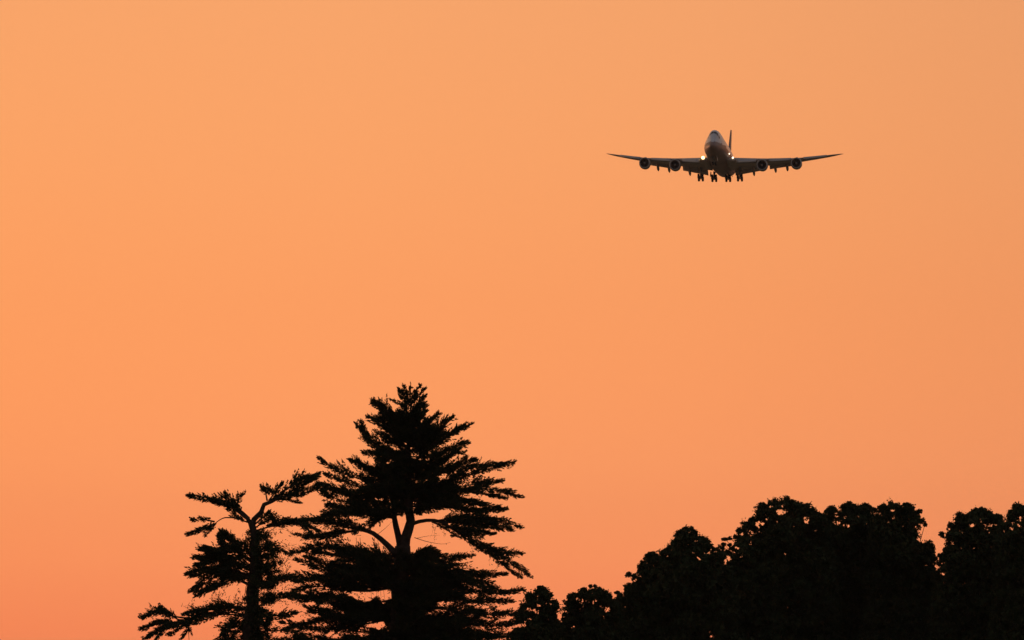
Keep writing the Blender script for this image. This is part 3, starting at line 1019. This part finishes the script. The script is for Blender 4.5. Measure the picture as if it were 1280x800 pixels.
for sg in (-1, 1):
    rings = []
    for s in np.concatenate([np.linspace(2.6, 30.2, 16), [31.2, 32.2, 33.0, 33.5, 34.0, 34.3]]):
        le, ch, z, t = wing_at(s)
        tw = R_(3.0 - 4.0 * (s - 2.6) / 31.7)       # washout
        rings.append([pv(sg * s, le + ch * u, z + ch * t * w - ch * (u - 0.3) * math.sin(tw)) for u, w in AF])
    wing = loft('wing', rings, M_WING, plane)
    # drooped leading edge flaps
    for s0, s1 in ((5.2, 10.6), (14.0, 20.0), (23.4, 29.8)):
        rr = []
        for s in np.linspace(s0, s1, 5):
            le, ch, z, t = wing_at(s)
            c = 0.10 * ch + 0.25
            zz = z + 0.012 * ch
            th = 0.10
            rr.append([pv(sg * s, le - 0.45 * c, zz - 0.72 * c), pv(sg * s, le - 0.62 * c, zz - 0.45 * c), pv(sg * s, le - 0.45 * c, zz - 0.05 * c), pv(sg * s, le + 0.1 * c, zz + 0.24 * c),
                       pv(sg * s, le + 0.12 * c, zz + 0.12 * c), pv(sg * s, le - 0.33 * c, zz - 0.08 * c), pv(sg * s, le - 0.48 * c, zz - 0.45 * c)])
        loft('leading_edge_flap', rr, M_LEDGE, wing)
    # trailing edge flaps, lowered
    for s0, s1, fc in ((3.9, 11.3, 0.27), (13.6, 21.4, 0.25)):
        for part in range(2):
            rr = []
            for s in np.linspace(s0, s1, 5):
                le, ch, z, t = wing_at(s)
                tw = R_(3.0 - 4.0 * (s - 2.6) / 31.7)
                y0 = le + ch * (0.80 + 0.15 * part)
                z0 = z - ch * (0.004 + 0.040 * part) - ch * 0.50 * math.sin(tw)
                c = ch * (0.17 if part == 0 else 0.13)
                an = R_(13 if part == 0 else 26)
                rr.append([pv(sg * s, y0 + c * u * math.cos(an) + c * w * math.sin(an), z0 - c * u * math.sin(an) + c * w * math.cos(an))
                           for u, w in ((0, 0), (0.15, 0.1), (0.5, 0.09), (1, 0.0), (0.5, -0.04), (0.15, -0.06))])
            loft('trailing_edge_flap', rr, M_WING, wing)
    # flap track fairings
    for s in (9.2, 15.3, 18.6):
        le, ch, z, t = wing_at(s)
        y0 = le + ch * 0.55
        z0 = z - ch * 0.055
        pp = [pv(sg * s, y0, z0 - 0.15), pv(sg * s, y0 + 1.3, z0 - 0.5), pv(sg * s, le + ch * 0.85, z0 - 0.75 - 0.01 * ch), pv(sg * s, le + ch * 1.0, z0 - 1.1 - 0.03 * ch), pv(sg * s, le + ch * 1.07, z0 - 1.32 - 0.045 * ch)]
        tube_obj('flap_track_fairing', pp, [0.08, 0.32, 0.40, 0.36, 0.14], M_NAC, wing, 10)
    # landing lights in the wing root
    le, ch, z, t = wing_at(4.2)
    lamp('landing_light', pv(sg * 4.25, le - 0.05, z + 0.05 * ch), 0.46 if sg < 0 else 0.27, M_LAMP if sg < 0 else M_LAMP2, wing)
    # engines
    for s in (12.4, 21.7):
        le, ch, z, t = wing_at(s)
        yc = le - 4.6
        zc = z - (2.0 if s < 15 else 1.85)
        eng = empty('engine', (0, 0, 0), None, None)
        eng.parent = plane
        prof = [(1.15, 0.9), (1.28, 0.1), (1.36, -0.02), (1.47, 0.03), (1.58, 0.35), (1.64, 1.2), (1.62, 2.4), (1.48, 3.6), (1.25, 4.4), (1.18, 4.42), (1.1, 3.6)]
        n = 28
        v, f = [], []
        for r, y in prof:
            for k in range(n):
                a = 2 * math.pi * k / n
                rz = r * math.sin(a)
                v.append(pv(sg * s + r * math.cos(a), yc + y, zc + rz))
        for i in range(len(prof) - 1):
            for k in range(n):
                k2 = (k + 1) % n
                f.append((i * n + k, i * n + k2, (i + 1) * n + k2, (i + 1) * n + k))
        mesh_from('nacelle', v, f, M_NAC, eng, True)
        v, f = [], []
        lp = [(1.25, 0.22), (1.30, 0.02), (1.37, -0.06), (1.475, -0.01), (1.56, 0.22)]
        for r, y in lp:
            for k in range(n):
                a = 2 * math.pi * k / n
                v.append(pv(sg * s + r * math.cos(a), yc + y - 0.012, zc + (r + 0.012) * math.sin(a)))
        for i in range(len(lp) - 1):
            for k in range(n):
                k2 = (k + 1) % n
                f.append((i * n + k, i * n + k2, (i + 1) * n + k2, (i + 1) * n + k))
        mesh_from('intake_lip', v, f, M_LEDGE, eng, True)
        # fan: disc of twisted blades with a backing
        v, f = [], []
        nb = 18
        for k in range(nb):
            a = 2 * math.pi * k / nb
            b0 = len(v)
            for r, tw, hw in ((0.34, 0.15, 0.10), (0.8, 0.14, 0.16), (1.2, 0.10, 0.2)):
                for q in (-1, 1):
                    aa = a + q * hw / max(r, 0.3) * 0.8
                    v.append(pv(sg * s + r * math.cos(aa), yc + 0.62 + q * tw, zc + r * math.sin(aa)))
            f += [(b0, b0 + 1, b0 + 3, b0 + 2), (b0 + 2, b0 + 3, b0 + 5, b0 + 4)]
        b0 = len(v)
        for k in range(n):
            a = 2 * math.pi * k / n
            v.append(pv(sg * s + 1.2 * math.cos(a), yc + 0.86, zc + 1.2 * math.sin(a)))
        f.append(tuple(b0 + k for k in range(n)))
        mesh_from('fan', v, f, M_DARK, eng)
        tube_obj('spinner', [pv(sg * s, yc + 0.15, zc), pv(sg * s, yc + 0.3, zc), pv(sg * s, yc + 0.55, zc), pv(sg * s, yc + 0.8, zc)], [0.04, 0.17, 0.3, 0.36], M_NAC, eng, 14)
        tube_obj('exhaust_cone', [pv(sg * s, yc + 3.4, zc), pv(sg * s, yc + 5.0, zc), pv(sg * s, yc + 6.2, zc)], [0.95, 0.6, 0.12], M_DARK, eng, 16)
        rr = []
        for y, zt_, zb_, hw in ((yc + 1.6, zc + 1.75, zc + 1.3, 0.08), (yc + 2.6, zc + 2.0, zc + 1.2, 0.2), (le + 0.5, z + 0.35, zc + 0.9, 0.24), (le + 4.0, z - 0.15, z - 0.9, 0.2), (le + 5.8, z - 0.3, z - 0.5, 0.06)):
            rr.append([pv(sg * s + hw, y, zb_), pv(sg * s + hw, y, zt_), pv(sg * s - hw, y, zt_), pv(sg * s - hw, y, zb_)])
        loft('pylon', rr, M_WING, eng, False)
    # tailplane
    rr = []
    for s, le, ch, z in ((1.2, 61.5, 9.6, 1.5), (6.0, 65.2, 6.3, 2.2), (11.0, 69.2, 2.9, 2.95)):
        rr.append([pv(sg * s, le + ch * u, z + ch * 0.09 * w) for u, w in AF])
    loft('tailplane', rr, M_WING, plane)

# tail fin
rr = []
for z, le, ch in ((2.6, 57.5, 13.5), (4.0, 60.3, 11.6), (9, 65.3, 7.9), (13.3, 69.7, 4.7), (13.7, 70.4, 3.8)):
    rr.append([pv(ch * 0.085 * w, le + ch * u, z) for u, w in AF])
loft('tail_fin', rr, M_BELLY_SHADE, plane)


def wheel(p, r, w, parent):
    v, f = [], []
    n = 18
    prof = [(0.3, 0.25), (0.55, 0.30), (0.85, 0.5), (0.98, 0.36), (1.0, 0.0), (0.98, -0.36), (0.85, -0.5), (0.55, -0.30), (0.3, -0.25)]
    for rr_, x in prof:
        for k in range(n):
            a = 2 * math.pi * k / n
            v.append((p[0] + x * w, p[1] + rr_ * r * math.cos(a), p[2] + rr_ * r * math.sin(a)))
    for i in range(len(prof) - 1):
        for k in range(n):
            k2 = (k + 1) % n
            f.append((i * n + k, i * n + k2, (i + 1) * n + k2, (i + 1) * n + k))
    f.append(tuple(range(n)))
    f.append(tuple((len(prof) - 1) * n + k for k in range(n))[::-1])
    return mesh_from('wheel', v, f, M_TYRE, parent, True)


def gear(name, x, y, ztop, zax, half, axles, r, door=True, lean=0.0):
    g = empty(name, (0, 0, 0), None, None)
    g.parent = plane
    t = Tubes()
    t.add([pv(x - lean, y, ztop), pv(x - lean * 0.3, y, (ztop + zax) / 2), pv(x, y, zax)], [0.34, 0.27, 0.22], 10)
    t.add([pv(x - lean, y - 1.6, ztop), pv(x, y - 0.1, zax + 0.9)], [0.1, 0.09], 7)
    t.add([pv(x - lean - 0.6 * (1 if x >= 0 else -1), y, ztop), pv(x, y, zax + 1.0)], [0.09, 0.08], 7)
    if len(axles) > 1:
        t.add([pv(x, y + axles[0], zax - 0.38 * axles[0]), pv(x, y + axles[-1], zax - 0.38 * axles[-1])], [0.17, 0.17], 8)
    for a in axles:
        t.add([pv(x - half, y + a, zax - 0.38 * a), pv(x + half, y + a, zax - 0.38 * a)], [0.09, 0.09], 7)
    t.build('strut', M_STRUT, g)
    for a in axles:
        for q in (-1, 1):
            wheel(pv(x + q * half, y + a, zax - 0.38 * a), r, r * 0.8, g)
    if door:
        for q in ((-1, 1) if door == 2 else (1 if x >= 0 else -1,)):
            xx = x + q * (0.75 if door == 2 else 0.95)
            v = [pv(xx, y - 1.5, ztop - 0.1), pv(xx, y + 1.5, ztop - 0.1), pv(xx + q * 0.2, y + 1.3, ztop - 1.35), pv(xx + q * 0.2, y - 1.3, ztop - 1.35)]
            v += [(a + 0.07, b, c) for a, b, c in v]
            mesh_from('gear_door', v, [(0, 1, 2, 3), (7, 6, 5, 4), (0, 4, 5, 1), (1, 5, 6, 2), (2, 6, 7, 3), (3, 7, 4, 0)], M_WING, g)
    return g


for sg in (-1, 1):
    gear('wing_gear', sg * 5.6, 31.6, -2.6, -5.75, 0.56, (-0.75, 0.75), 0.72, 1)
    gear('body_gear', sg * 2.0, 35.0, -3.6, -5.45, 0.54, (-0.75, 0.75), 0.72, 1)
ng_ = gear('nose_gear', 0, 8.0, -2.9, -5.0, 0.42, (0,), 0.58, 2)
# lamp on the right flank, ahead of the wing
p = section(20.0, R_(-8))
lamp('inspection_light', (p[0] + 0.0, p[1] - 0.1, p[2]), 0.24, M_LAMP2, fus)
